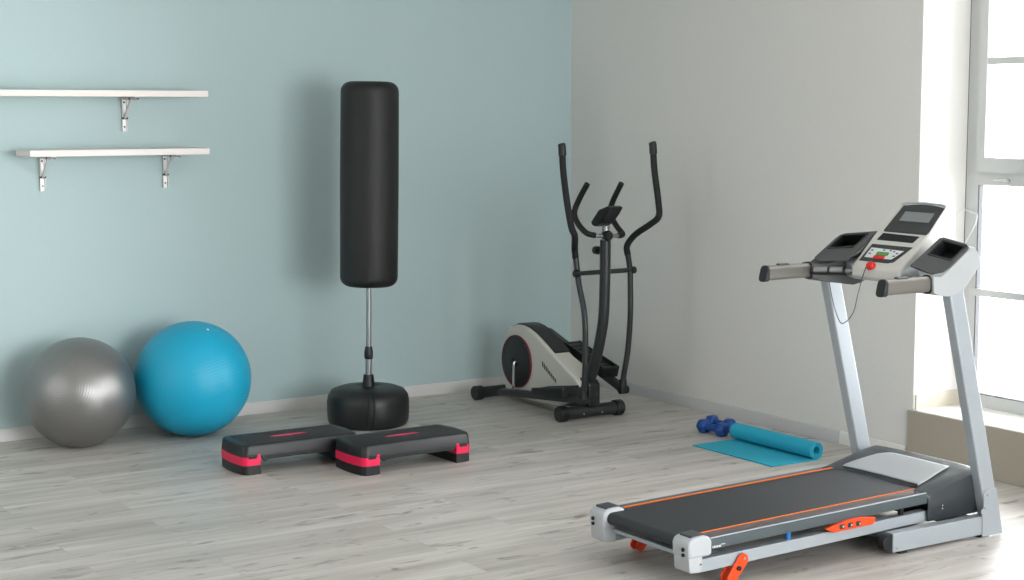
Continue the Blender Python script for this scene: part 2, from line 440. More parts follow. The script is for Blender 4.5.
# ------------------------------------------------------------------ treadmill
TM = thing('treadmill', 'silver and black motorised treadmill with orange details in front of the window', 'treadmill', (4.6, 4.98, 0))
YC = 4.975
def zt(x): return .197 + (x - 3.9) * .020      # top of the deck, rising to the motor
NEAR, FAR = -1, 1
def yy(s, d): return 4.998 + s * d              # distance from the centre line of the base and uprights
for s in (NEAR, FAR):
    o, i = yy(s, .378), yy(s, .33); a, b = min(o, i), max(o, i)
    lab = None
    bb = obj('base_beam', B1(4.855, 5.41, a, b, .012, .091), 'silver_paint', TM, bevel=.004)
    w = NB(); prism(w, [(4.855, .016)] + [(4.845 - .042 * math.sin(R(t)), .053 - .037 * math.cos(R(t))) for t in range(10, 171, 16)] + [(4.855, .09)], a + .003, b - .003)
    sub(bb, 'transport_wheel', w, 'black_plastic', TM, bevel=.003)
    w = NB(); box(w, 4.90, 4.94, a + .005, b - .005, 0, .014); box(w, 5.37, 5.43, a + .005, b - .005, 0, .014)
    sub(bb, 'rubber_foot', w, 'black_matte', TM)
    sc = NB(); yo = o + s * .001; cyl(sc, (4.872, yo - s * .003, .03), (4.872, yo + s * .004, .03), .005, 12); sub(bb, 'screw', sc, 'chrome', TM)
    u = NB(); zl = lambda z: 5.155 + (1.004 - z) * .269; 
    z0, z1 = .088, 1.07
    prism(u, [(zl(z0), z0), (zl(z0) + .085, z0), (zl(z1) + .083, z1), (zl(z1), z1)], a, b)
    up = obj('upright', u, 'silver_paint', TM, bevel=.007, bseg=4)
    p = NB(); po = o + s * .005
    prism(p, [(5.378, .004), (5.374, .10), (5.366, .108), (5.368, .120), (5.380, .127), (5.381, .165), (5.377, .185), (5.388, .2), (5.402, .205), (5.455, .205), (5.503, .004)], min(o, po), max(o, po))
    pl = obj('upright_bracket', p, 'silver_paint', TM, bevel=.0015)
    q = NB()
    for x, z in ((5.398, .182), (5.386, .125)): cyl(q, (x, po - s * .002, z), (x, po + s * .004, z), .006, 12)
    sub(pl, 'screw', q, 'chrome', TM)
    # deck frame rail under the running board
    d0, d1 = YC + s * .292, YC + s * .25; a, b = min(d0, d1), max(d0, d1)
    f = NB(); prism(f, [(3.88, .064), (5.12, .094), (5.12, .139), (3.88, .114)], a, b)
    obj('frame_rail', f, 'silver_paint', TM, bevel=.003)
    # grey foot rail with raised outer edge
    e0, e1 = YC + s * .305, YC + s * .236
    r_ = NB(); V = []
    sec = [(e0, -.046), (e0, -.016), (e0 - s * .005, -.005), (e0 - s * .012, -.002), (e0 - s * .018, -.005), (e1 + s * .01, .001), (e1, .002), (e1, -.046)]
    x0, x1 = 3.935, 5.10
    A = [r_.verts.new((x0, y, zt(x0) + z)) for y, z in sec]; Bv = [r_.verts.new((x1, y, zt(x1) + z)) for y, z in sec]
    r_.faces.new(A); r_.faces.new(Bv[::-1])
    for k in range(len(sec)): r_.faces.new([A[k], Bv[k], Bv[(k + 1) % len(sec)], A[(k + 1) % len(sec)]])
    rail = obj('side_rail', r_, 'rail', TM, angle=60)
    st = NB(); y2 = e1 + s * (.001 if s < 0 else -.000); y3 = e1 + s * (.006 if s < 0 else .012)
    lo, hi = min(y2, y3), max(y2, y3)
    v = [st.verts.new((x, y, zt(x) + z)) for x in (x0 + .01, x1 - .01) for y in (lo, hi) for z in (.0, .0045)]
    for fc in ((0, 1, 3, 2), (4, 6, 7, 5), (0, 4, 5, 1), (2, 3, 7, 6), (0, 2, 6, 4), (1, 5, 7, 3)): st.faces.new([v[k] for k in fc])
    sub(rail, 'stripe', st, 'stripe', TM)
    hl = NB(); tube(hl, [(x0 + .01, e0 - s * .006, zt(x0) - .0045), (x1 - .003, e0 - s * .006, zt(x1) - .0045)], .003, seg=8, smooth=False)  # silver strip paints the highlight along the rail's outer crease
    sub(rail, 'edge_highlight', hl, 'silver_paint', TM)
    for x in (4.36, 4.98):
        c = NB(); y = YC + s * .272; cyl(c, (x, y, .118 + (x - 4.36) * .02), (x, y, .160 + (x - 4.36) * .02), .012)
        obj('cushion', c, 'blue_rubber' if x < 4.5 else 'black_matte', TM)
    # rear end cap
    c0, c1 = YC + s * .316, YC + s * .215
    a, b = min(c0, c1), max(c0, c1)
    c = NB()
    prism(c, [(3.829, .130), (3.935, .130), (3.941, .140), (3.941, .188), (3.928, .205), (3.905, .211), (3.862, .209), (3.838, .202), (3.826, .184)], a, b)
    cp = obj('rear_cap', c, 'cap_plastic', TM, bevel=.011, bseg=4)
    c = NB(); prism(c, [(3.836, .084), (3.842, .074), (3.886, .071), (3.893, .078), (3.900, .136), (3.832, .136)], a + .004, b - .004)
    sub(cp, 'cap_foot', c, 'cap_plastic', TM, bevel=.006)
    k = NB(); box(k, 3.850, 3.912, (c0 + c1) / 2 - .035, (c0 + c1) / 2 + .035, .205, .2145)
    for vv in k.verts: vv.co.z += (vv.co.x - 3.88) * .05
    sub(cp, 'inset_panel', k, 'dark_grey', TM, bevel=.003)
    k = NB(); ym_ = YC + s * .285
    for z, rr in ((.163, .008), (.142, .007)): cyl(k, (3.822, ym_, z), (3.84, ym_, z), rr, 14)
    sub(cp, 'adjusting_hole', k, 'black_matte', TM)
    k = NB(); cyl(k, (3.885, c0 + s * .002, .105), (3.885, c0 - s * .004, .105), .004, 10); sub(cp, 'screw', k, 'chrome', TM)
    # orange folding foot: two cheeks, bolt, pin
    for d in (.302, .262):
        k = NB(); y0 = YC + s * d
        ax, az, bx, bz = 4.103, .086, 4.050, .022
        dx, dz = ax - bx, az - bz; L = math.hypot(dx, dz); nx, nz = -dz / L, dx / L
        rt, rb = .026, .022; ang = math.atan2(nz, nx)
        pts = [(ax + rt * math.cos(ang - R(t)), az + rt * math.sin(ang - R(t))) for t in range(0, 181, 15)]
        pts += [(bx + rb * math.cos(ang - R(t)), bz + rb * math.sin(ang - R(t))) for t in range(180, 361, 15)]
        prism(k, pts, y0 - .004, y0 + .004)
        ft = obj('folding_foot', k, 'orange', TM, bevel=.0015)
        if d > .3:
            q = NB(); yo = y0 + s * .004; cyl(q, (4.080, yo, .058), (4.080, yo + s * .008, .058), .009, 16); sub(ft, 'bolt', q, 'black_matte', TM)
            q = NB(); cyl(q, (4.108, yo, .093), (4.108, yo + s * .004, .093), .005, 12); sub(ft, 'pin', q, 'chrome', TM)
# cross members
k = NB(); box(k, 3.875, 3.905, YC - .25, YC + .25, .112, .128); obj('rear_crossbar', k, 'silver_paint', TM, bevel=.003)
k = NB(); cyl(k, (4.080, YC - .262, .058), (4.080, YC + .262, .058), .011); obj('foot_axle', k, 'charcoal_metal', TM)
k = NB(); box(k, 4.05, 4.09, YC - .25, YC + .25, .075, .11); obj('deck_crossbar', k, 'silver_paint', TM, bevel=.003)
k = NB(); box(k, 4.86, 4.91, YC - .25, YC + .25, .088, .128); obj('deck_crossbar', k, 'silver_paint', TM, bevel=.003)
k = NB(); box(k, 5.335, 5.385, 4.668, 5.328, .03, .08); obj('base_crossbar', k, 'silver_paint', TM, bevel=.003)
k = NB(); box(k, 4.93, 4.97, 4.668, 5.328, .03, .065); obj('base_crossbar', k, 'silver_paint', TM, bevel=.003)
# deck board and belt wrapped around rollers
k = NB(); box(k, 3.95, 5.08, YC - .232, YC + .232, .142, .16)
for v in k.verts: v.co.z += (v.co.x - 3.9) * .02
obj('running_deck', k, 'black_matte', TM)
k = NB(); rr = .024; xa, xb = 3.868, 5.15
za, zb = zt(3.9) - .002, zt(5.1) - .002
pts = [(xa + rr * math.cos(R(t)), za - rr + rr * math.sin(R(t))) for t in range(90, 271, 15)]
pts += [(xb + rr * math.cos(R(t)), zb - rr + rr * math.sin(R(t))) for t in range(-90, 91, 15)]
prism(k, pts, YC - .236, YC + .236); obj('running_belt', k, 'belt', TM)
# orange side clip with three pins, near side
k = NB(); prism(k, [(4.535, .150), (4.56, .138), (4.575, .131), (4.79, .135), (4.80, .145), (4.805, .163), (4.73, .172), (4.67, .172), (4.60, .162), (4.56, .155)], 4.652, 4.672)
for v in k.verts: v.co.x -= .018
cl = obj('side_clip', k, 'orange', TM, bevel=.003)
k = NB()
for x in (4.600, 4.645, 4.690): prism(k, rounded_rect(x - .013, x + .013, .141, .160, .004), 4.6505, 4.654)
sub(cl, 'slot', k, 'panel_black', TM)
k = NB()
for x in (4.602, 4.647, 4.692): cyl(k, (x, 4.646, .151), (x, 4.653, .151), .0055, 12)
sub(cl, 'pin', k, 'chrome', TM)
# small white lettering on the rail by the rear cap (illegible in the photograph, worn letter strokes)
k = NB(); xx = 3.950
for wd, gap in ((.004, .003), (.006, .003), (.004, .002), (.005, .003), (.006, .002), (.004, .002)):
    box(k, xx, xx + wd, YC - .3062, YC - .3045, .155, .163); xx += wd + gap
box(k, xx, xx + .018, YC - .3062, YC - .3045, .163, .166)
obj('rail_lettering', k, 'label_white', TM)
# motor cover: arched hood
HW = .31
def cover_pt(s_, w):
    y = YC + w * HW
    side = max(0, min(1, (abs(w) - .70) / .16)); side = side * side * (3 - 2 * side)
    prof = [(5.125, .212), (5.135, .223), (5.20, .243), (5.28, .266), (5.35, .281), (5.39, .285), (5.425, .277), (5.45, .250), (5.462, .2), (5.468, .10)]
    n = len(prof) - 1; f = s_ * n; i = min(n - 1, int(f)); t = f - i
    x = prof[i][0] * (1 - t) + prof[i + 1][0] * t; z = prof[i][1] * (1 - t) + prof[i + 1][1] * t
    k_ = max(0, (5.30 - x) / .175); x -= (.075 if abs(w) < .88 else .075 - .05 * min(1, (abs(w) - .88) / .08)) * side * k_
    edge = max(0, (abs(w) - .86) / .14)
    z2 = z - (.10 * 0 + .018) * edge ** 2 * (1 if z > .12 else 0) + (.006 * (1 - w * w) if z > .12 else 0)
    return Vector((x, y, z2))
k = NB(); nu, nv = 36, 32
V = grid(k, lambda a, b: cover_pt(a, b * 2 - 1), nu, nv)
for j in (0, nv):                                     # skirts down the sides
    low = [k.verts.new((max(V[i][j].co.x, 5.098), V[i][j].co.y, .098)) for i in range(nu + 1)]
    for i in range(nu): k.faces.new([V[i][j], V[i + 1][j], low[i + 1], low[i]])
cov = obj('motor_cover', k, 'dark_grey', TM, angle=50)
sd = cov.modifiers.new('thickness', 'SOLIDIFY'); sd.thickness = .004
k = NB()
def ins(a, b):
    # silver insert: lower edge straight, upper edge bowed, corners pulled in
    w = -.74 + b * 1.46 + (.06 * a if b < .5 else 0) * (1 - 2 * b)
    top = .41 - .26 * max(0, (b - .72) / .28) ** 2.2
    p = cover_pt(.115 + a * (top - .115), w); p.x = max(p.x, 5.12); p.z += .0035; return p
V = grid(k, ins, 14, 24)
pl = obj('hood_insert', k, 'silver_plastic', TM, angle=60); sd = pl.modifiers.new('thickness', 'SOLIDIFY'); sd.thickness = .003; sd.offset = -1
k = NB()
for z in (.155, .143): cyl(k, (5.185, YC - .3115, z), (5.185, YC - .306, z), .0035, 10)
obj('cover_screw', k, 'chrome', TM)
k = NB(); box(k, 5.14, 5.42, YC - .2, YC + .2, .09, .2); obj('motor_tray', k, 'black_matte', TM, bevel=.01)

# console
YM = 4.998
FP = Vector((5.10, YM, 1.12)); FV = Vector((.29, 0, .265)).normalized(); FN = Vector((-.265, 0, .29)).normalized()
def F(u, v, h=0): return FP + Vector((0, u, 0)) + FV * v + FN * h
def face_prism(bm, pts, h0, h1):
    A = [bm.verts.new(F(u, v, h0)) for u, v in pts]; Bq = [bm.verts.new(F(u, v, h1)) for u, v in pts]; n = len(pts)
    bm.faces.new(A); bm.faces.new(Bq[::-1])
    for i in range(n): bm.faces.new([A[i], Bq[i], Bq[(i + 1) % n], A[(i + 1) % n]])
def hw_(v): return .137 + .012 * min(1, v / .2) - max(0, v - .2) / .193 * .024
k = NB()
secs = []
for v_, (bx, bz) in ((0, (0, 0)),):
    pass
def con_ring(x, ztop, zbot, hw, xb=None): return [(x, -hw, zbot), (x, -hw, ztop), (x, hw, ztop), (x, hw, zbot)]
rings = []
for t in (0, .1, .25, .5, .75, 1.0):
    p = F(0, t * .393); zb = 1.075 - .012 * min(1, t * 4) + (0 if t < .9 else 0)
    h = hw_(t * .393)
    rings.append(con_ring(p.x, p.z, zb if t > 0 else 1.078, h))
rings.append(con_ring(5.455, 1.372, 1.075, .118))
VV = [[k.verts.new((x, YM + y, z)) for x, y, z in r] for r in rings]
for A, Bq in zip(VV, VV[1:]):
    for i in range(4): k.faces.new([A[i], Bq[i], Bq[(i + 1) % 4], A[(i + 1) % 4]])
k.faces.new(VV[0]); k.faces.new(VV[-1][::-1])
con = obj('console', k, 'light_plastic', TM, bevel=.008, bseg=3)
k = NB(); prism(k, [(5.105, YM - .13), (5.165, YM - .245), (5.31, YM - .245), (5.31, YM + .245), (5.165, YM + .245), (5.105, YM + .13)], 1.066, 1.118, 'z')
for v in k.verts:
    if v.co.z > 1.1: v.co.z += (v.co.x - 5.10) * .35
obj('console_base', k, 'silver_plastic', TM, bevel=.008)
k = NB(); top = [(.106 - .236 * t, .372 + .014 * math.sin(math.pi * t)) for t in [i / 8 for i in range(9)]]
face_prism(k, top + [(-.143, .225), (-.137, .212), (.105, .214), (.11, .222)], 0, .004)
dp = sub(con, 'display_panel', k, 'panel_black', TM, bevel=.0015)
def onface(name, pts, m, h0=.003, h1=.006, **kw):
    k = NB(); face_prism(k, pts, h0, h1); o = obj(name, k, m, TM, **kw); o.parent = con; return o
onface('display_frame', [(.122, .374), (.10, .382), (.05, .392), (0, .395), (-.05, .393), (-.10, .386), (-.128, .378), (-.128, .386), (-.11, .394), (0, .402), (.11, .394), (.125, .384)], 'silver_plastic', -.004, .003)
onface('screen', [(.066, .336), (-.098, .335), (-.103, .279), (.063, .281)], 'screen')
k = NB()
for i in range(9):
    u = .085 - .024 * i
    for v_ in (.228, .246):
        if v_ > .24 and (i < 2 or i > 7): continue
        A = [(u - .005, v_ - .002), (u + .005, v_ - .002), (u + .005, v_ + .002), (u - .005, v_ + .002)]; face_prism(k, A, .003, .0055)
o = obj('button_row', k, 'mid_grey', TM); o.parent = con
onface('storage_slot', [(.1, .203), (-.108, .199), (-.096, .162), (.108, .164)], 'black_matte', 0, .0035)
onface('key_panel', [(.115, .136), (-.116, .136), (-.075, .045), (-.045, .036), (.12, .036)], 'panel_black', 0, .0035, bevel=.001)
onface('key_label', [(.101, .113), (-.088, .109), (-.055, .056), (.102, .056)], 'label_white', .003, .005)
onface('start_button', rounded_rect(-.020, .047, .073, .091, .004), 'green', .004, .008)
onface('stop_button', rounded_rect(-.012, .049, .051, .070, .004), 'red', .004, .008)
k = NB()
for u, v_ in ((.085, .098), (.085, .078), (-.04, .1), (-.062, .092), (-.055, .075), (.02, .104), (-.018, .104)):
    face_prism(k, [(u - .006, v_ - .003), (u + .006, v_ - .003), (u + .006, v_ + .003), (u - .006, v_ + .003)], .004, .0062)
for i in range(7):
    u = .08 - .026 * i; face_prism(k, [(u - .005, .121), (u + .005, .121), (u + .005, .127), (u - .005, .127)], .003, .0048)
o = obj('key_symbols', k, 'mid_grey', TM); o.parent = con
# red safety key and its cord
k = NB(); c = F(.026, .008, .012)
prof = [(0, -.012), (.020, -.012), (.021, -.004), (.017, .006), (.009, .010), (0, .010)]
th = Matrix.Rotation(-math.atan2(.265, .29), 4, 'Y')
lathe(k, prof, (0, 0, 0), 'z', 24); k.transform(Matrix.Translation(c) @ th)
key = obj('safety_key', k, 'red', TM); 
k = NB()
tube(k, CORD if 'CORD' in globals() else [(5.085, 5.035, 1.125), (5.085, 5.05, 1.09), (5.09, 5.085, 1.0), (5.095, 5.11, .93), (5.10, 5.15, .885), (5.11, 5.20, .865), (5.12, 5.24, .90), (5.12, 5.27, .97), (5.12, 5.29, 1.04), (5.12, 5.30, 1.08)], .0022, seg=8)
sub(key, 'key_cord', k, 'cord_grey', TM)
# arms, cup holders, handles on both sides
for s in (NEAR, FAR):
    o_, i_ = YM + s * .382, YM + s * (.205 if s < 0 else .155)
    a, b = min(o_, i_), max(o_, i_)
    prof = [(5.045, 1.056), (5.04, 1.122), (5.08, 1.117), (5.12, 1.137), (5.260, 1.229), (5.277, 1.229), (5.300, 1.205), (5.316, 1.180), (5.316, 1.158), (5.25, 1.088), (5.22, 1.062), (5.18, 1.043), (5.13, 1.036), (5.08, 1.042)]
    k = NB(); prism(k, prof, a, b)
    # front of the arm narrows from the pod to the handle
    for v in k.verts:
        if abs(v.co.y - i_) < 1e-6 and v.co.x < 5.10:
            v.co.y = YM + s * (.318 if v.co.x < 5.06 else .27)
    for v in k.verts:
        if v.co.z > 1.13 and abs(v.co.y - i_) < 1e-6: v.co.z += .022
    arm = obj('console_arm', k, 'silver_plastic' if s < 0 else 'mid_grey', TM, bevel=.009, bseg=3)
    # dark facing with a sunk cup holder
    e0 = Vector((5.085, 0, 1.118)); e1 = Vector((5.262, 0, 1.232)); ev = (e1 - e0).normalized(); en = Vector((-ev.z, 0, ev.x)); L = (e1 - e0).length
    yo, yi = YM + s * .376, YM + s * (.207 if s < 0 else .157)
    def G(u, v, h): return Vector((0, yi + (yo - yi) * u, 0)) + e0 + ev * v * L + en * h + Vector((0, 0, .0225 * (1 - u)))
    k = NB()
    pts = [(0, .05), (.02, .99), (.10, 1.04), (.85, 1.02), (.97, .96), (1, .86), (1, .35), (.95, .14), (.75, .0)]
    if s > 0: pts = [(0, .0), (0, 1.04), (.85, 1.02), (.97, .96), (1, .86), (1, .15), (.75, .0)]
    A = [k.verts.new(G(u, v, -.002)) for u, v in pts]; Bq = [k.verts.new(G(u, v, .005)) for u, v in pts]
    k.faces.new(A); k.faces.new(Bq[::-1])
    for q in range(len(pts)): k.faces.new([A[q], Bq[q], Bq[(q + 1) % len(pts)], A[(q + 1) % len(pts)]])
    fac = obj('cup_holder_facing', k, 'mid_grey', TM)
    hole = [(.165, .47), (.165, .955), (.885, .955), (.885, .47)]
    for tgt in (arm, fac):
        if tgt is arm: tgt.modifiers.clear()
        k = NB(); A = [k.verts.new(G(u, v, -.06)) for u, v in hole]; Bq = [k.verts.new(G(u, v, .02)) for u, v in hole]
        k.faces.new(A); k.faces.new(Bq[::-1])
        for q in range(4): k.faces.new([A[q], Bq[q], Bq[(q + 1) % 4], A[(q + 1) % 4]])
        cut(tgt, k)
    bv = arm.modifiers.new('bevel', 'BEVEL'); bv.width = .005; bv.segments = 3; bv.limit_method = 'ANGLE'; bv.angle_limit = R(30)
    # lining of the cup holder
    k = NB(); Vh = [[k.verts.new(G(u, v, h)) for u, v in ((.195, .505), (.195, .925), (.855, .925), (.855, .505))] for h in (-.044, .006)]
    Vo = [[k.verts.new(G(u, v, h)) for u, v in ((.155, .46), (.155, .965), (.895, .965), (.895, .46))] for h in (.0045, .008)]
    for q in range(4):
        r2 = (q + 1) % 4
        k.faces.new([Vh[0][q], Vh[0][r2], Vh[1][r2], Vh[1][q]]); k.faces.new([Vh[1][q], Vh[1][r2], Vo[1][r2], Vo[1][q]]); k.faces.new([Vo[1][q], Vo[1][r2], Vo[0][r2], Vo[0][q]])
    k.faces.new(Vh[0]); lin = obj('cup_holder', k, 'black_plastic', TM, smooth=False)
    # handle bar
    h0, h1 = YM + s * .368, YM + s * .323; a, b = min(h0, h1), max(h0, h1)
    k = NB(); prism(k, [(y, z) for y, z in rounded_rect(a, b, 1.057, 1.120, .018)], 4.80, 5.05, 'x')
    hb = obj('handlebar', k, 'handle_metal', TM, bevel=.0, label='grey metal handlebar with black end cap')
    k = NB(); prism(k, rounded_rect(a - .002, b + .002, 1.052, 1.122, .018), 4.782, 4.803, 'x')
    for v in k.verts:
        if v.co.x < 4.79: v.co.x += (v.co.z - 1.087) * .25
    sub(hb, 'end_cap', k, 'black_plastic', TM, bevel=.004)
    k = NB(); prism(k, rounded_rect(a - .004, b + .004, 1.050, 1.126, .019), 5.040, 5.052, 'x'); sub(hb, 'collar', k, 'black_plastic', TM)
    k = NB(); prism(k, rounded_rect((a + b) / 2 - .012, (a + b) / 2 + .012, 1.112, 1.127, .006), 4.865, 4.925, 'x'); sub(hb, 'control_button', k, 'dark_grey', TM, bevel=.003)
    # pulse grip between console and arm
    P0, P1 = Vector((5.125, YM + s * .135, 1.098)), Vector((5.04, YM + s * .315, 1.088))
    d = P1 - P0
    k = NB(); cyl(k, P0, P0 + d * .35, .012); g = obj('pulse_grip', k, 'steel', TM)
    k = NB(); cyl(k, P0 + d * .22, P1, .017); sub(g, 'grip_sleeve', k, 'black_plastic', TM, bevel=.003)
    k = NB()
    for t0, t1 in ((.27, .56), (.62, .93)):
        off = Vector((-.004, 0, .004)); cyl(k, P0 + d * t0 + off, P0 + d * t1 + off, .0155)
    sub(g, 'pulse_plate', k, 'steel', TM)

# ------------------------------------------------------------------ elliptical trainer
EX, EY = 5.575, 7.70
EL = thing('elliptical_trainer', 'black and white elliptical cross trainer standing in the corner of the room', 'elliptical trainer', (EX, EY, 0))
def W(x, y, z): return (x, y, z)
for nm, y, w, z, rr in (('front_stabiliser', 7.70, .205, .046, .037), ('rear_stabiliser', 8.58, .225, .044, .034)):
    k = NB(); cyl(k, (EX - w, y, z), (EX + w, y, z), rr); st = obj(nm, k, 'charcoal_metal', EL)
    for s in (-1, 1):
        k = NB(); r1 = z
        lathe(k, [(0, w + .022), (r1 * .9, w + .022), (r1, w + .016), (r1, w - .028), (r1 * .96, w - .033), (rr, w - .034)], (EX, y, z), 'x', 28)
        if s < 0:
            for v in k.verts: v.co.x = 2 * EX - v.co.x
        sub(st, 'end_cap', k, 'black_plastic', EL)
    if y < 8:
        k = NB()
        for dx in (-.07, .06): cyl(k, (EX + dx, y - rr - .002, z - .008), (EX + dx, y - rr + .004, z - .008), .006, 10)
        sub(st, 'screw', k, 'chrome', EL)
# frame beam
k = NB(); tube(k, [(EX, 7.72, .085), (EX, 7.9, .07), (EX, 8.3, .05), (EX, 8.57, .06)], .03, seg=12)
obj('frame_beam', k, 'charcoal_metal', EL)
# foot of the mast: black shroud
k = NB(); prism(k, [(7.655, .08), (7.655, .205), (7.68, .23), (7.76, .235), (7.80, .22), (7.86, .08)], EX - .04, EX + .04, 'x')
obj('mast_shroud', k, 'black_plastic', EL, bevel=.008)
# housing of the drive wheel
side = [(8.545, .262), (8.545, .215), (8.53, .13), (8.49, .06), (8.44, .038), (8.20, .035), (7.93, .045), (7.80, .09), (7.735, .15), (7.71, .200), (7.76, .240), (7.838, .272), (7.92, .312), (7.997, .350), (8.106, .408), (8.19, .448), (8.264, .472), (8.33, .482), (8.39, .478), (8.45, .455), (8.505, .40), (8.535, .33)]
k = NB(); prism(k, side, EX - .07, EX + .065, 'x')
hs = obj('drive_housing', k, 'white_plastic', EL, bevel=.012, bseg=3, label='off-white housing over the drive wheel')
spine = [(7.99, .340), (7.997, .357), (8.106, .415), (8.19, .456), (8.264, .480), (8.33, .490), (8.39, .486), (8.452, .463), (8.512, .405), (8.545, .33), (8.555, .26), (8.53, .26), (8.52, .33), (8.49, .39), (8.44, .44), (8.38, .465), (8.3, .462), (8.1, .38)]
k = NB(); prism(k, spine, EX - .045, EX + .068, 'x'); sub(hs, 'top_cover', k, 'black_plastic', EL, bevel=.004)
k = NB()
for i in range(8):
    t = i / 7; y = 8.085 - .135 * t; z = .288 - .085 * t
    prism(k, [(y, z), (y + .009, z + .004), (y + .004, z - .030 + .01 * t), (y - .005, z - .034 + .01 * t)], EX - .0715, EX - .069, 'x')
sub(hs, 'vent', k, 'black_matte', EL)
for s in (-1, 1):
    cy, cz = 8.362, .256; xs = EX + s * .07
    k = NB(); lathe(k, [(0, s * .014), (.145, s * .012), (.155, s * .008), (.158, 0), (0, 0)], (xs, cy, cz), 'x', 56)
    dk = obj('crank_disc', k, 'black_plastic', EL)
    k = NB(); lathe(k, [(.1565, s * .002), (.1565, s * .0112), (.158, s * .0125), (.161, s * .0105), (.162, s * .002)], (xs, cy, cz), 'x', 56)
    sub(dk, 'red_rim', k, 'red_trim', EL, label='dark red rim')
    k = NB(); lathe(k, [(0, s * .03), (.025, s * .028), (.03, s * .012)], (xs, cy, cz), 'x', 24); sub(dk, 'hub', k, 'black_matte', EL)
    # crank
    zc = cz - .178 if s < 0 else cz + .165
    k = NB(); tube(k, [(xs + s * .012, cy - .02, cz), (xs + s * .03, cy - .02, cz), (xs + s * .038, cy - .02, cz + (zc - cz) * .12), (xs + s * .040, cy - .02, zc)], .0085, seg=12, sub=4)
    obj('crank', k, 'chrome', EL)
# pedal arms with pedals
def pedal_side(s, rear, front, ped, lo, xa):
    ry, rz = rear; fy, fz = front
    d = Vector((0, fy - ry, fz - rz)).normalized(); n = Vector((0, -d.z, d.y)); 
    if n.z < 0: n = -n
    def Q(t, h, x): p = Vector((0, ry, rz)) + d * t + n * h; return Vector((x, p.y, p.z))
    L = math.hypot(fy - ry, fz - rz)
    k = NB(); pts = [(-.03, -.02), (-.03, .016), (0, .022), (L + .01, .022), (L + .02, .012), (L + .02, -.02)]
    A = [k.verts.new(Q(a, h, xa - .02)) for a, h in pts]; Bq = [k.verts.new(Q(a, h, xa + .02)) for a, h in pts]
    k.faces.new(A); k.faces.new(Bq[::-1])
    for i in range(len(pts)): k.faces.new([A[i], Bq[i], Bq[(i + 1) % len(pts)], A[(i + 1) % len(pts)]])
    arm = obj('pedal_arm', k, 'charcoal_metal', EL, bevel=.004)
    # pedal tray: floor, raised rim at the toe and the sides
    t0, t1 = ped; xp0, xp1 = xa - .06, xa + .06
    k = NB()
    def slab(ta, tb, ha, hb, x0, x1, ha2=None, hb2=None):
        V = [k.verts.new(Q(t, h, x)) for x in (x0, x1) for t, h in ((ta, ha), (tb, ha2 if ha2 is not None else ha), (tb, hb2 if hb2 is not None else hb), (ta, hb))]
        for f in ((0, 1, 2, 3), (7, 6, 5, 4), (0, 4, 5, 1), (1, 5, 6, 2), (2, 6, 7, 3), (3, 7, 4, 0)): k.faces.new([V[i] for i in f])
    slab(t0, t1, .006, .048, xp0, xp1)
    slab(t0, t1, .034, .052, xp0, xp0 + .01, None, .075); slab(t0, t1, .034, .052, xp1 - .01, xp1, None, .075)
    slab(t1 - .012, t1, .034, .075, xp0 + .01, xp1 - .01)
    pd = sub(arm, 'pedal', k, 'black_plastic', EL, bevel=.004)
    k = NB()
    for i in range(9):
        t = t0 + .02 + (t1 - t0 - .05) * i / 8; slab(t, t + .008, .0475, .051, xp0 + .015, xp1 - .015)
    sub(arm, 'tread', k, 'black_matte', EL)
    # pivot at the front
    k = NB(); cyl(k, (xa - .028, fy, fz), (xa + .028, fy, fz), .026); sub(arm, 'pivot', k, 'black_plastic', EL, bevel=.004)
pedal_side(-1, (8.36, .078), (7.53, .148), (.40, .72), 0, 5.40)
pedal_side(1, (8.385, .415), (7.62, .165), (.24, .66), 0, 5.755)
# mast
k = NB(); tube(k, [(EX, 7.735, .16), (EX, 7.69, .25), (EX, 7.622, .417), (EX, 7.575, .60), (EX, 7.563, .80), (EX, 7.56, 1.05)], .031, seg=20)
mast = obj('mast', k, 'charcoal_metal', EL)
k = NB(); tube(k, [(EX, 7.56, 1.0), (EX, 7.558, 1.13)], .022, smooth=False); sub(mast, 'upper_post', k, 'steel', EL)
k = NB(); cyl(k, (EX, 7.58, .985), (EX, 7.65, .985), .010); cyl(k, (EX, 7.625, .985), (EX, 7.66, .985), .024); sub(mast, 'adjusting_knob', k, 'black_plastic', EL, bevel=.005)
k = NB(); cyl(k, (EX, 7.531, .97), (EX, 7.545, .97), .006, 10); sub(mast, 'screw', k, 'chrome', EL)
k = NB(); cyl(k, (5.375, 7.562, .868), (5.775, 7.562, .868), .0135); ax = obj('pivot_axle', k, 'charcoal_metal', EL)
for x in (5.375, 5.775):
    k = NB(); cyl(k, (x - .014, 7.562, .868), (x + .014, 7.562, .868), .021); sub(ax, 'axle_cap', k, 'black_plastic', EL, bevel=.004)
# moving arms
armL = [(5.40, 7.525, .175), (5.392, 7.500, .289), (5.39, 7.492, .448), (5.39, 7.503, .642), (5.39, 7.555, .80), (5.39, 7.572, .871), (5.385, 7.585, .96)]
armR = [(5.752, 7.62, .175), (5.755, 7.618, .241), (5.76, 7.585, .407), (5.76, 7.565, .61), (5.76, 7.567, .78), (5.76, 7.571, .867), (5.765, 7.60, .955)]
gripL = [(5.385, 7.585, .955), (5.372, 7.575, 1.01), (5.33, 7.515, 1.085), (5.31, 7.520, 1.136), (5.31, 7.560, 1.262), (5.31, 7.600, 1.44), (5.31, 7.612, 1.565)]
gripR = [(5.765, 7.60, .950), (5.775, 7.62, 1.005), (5.80, 7.575, 1.07), (5.832, 7.475, 1.135), (5.842, 7.415, 1.182), (5.842, 7.418, 1.263), (5.84, 7.455, 1.44), (5.84, 7.470, 1.570)]
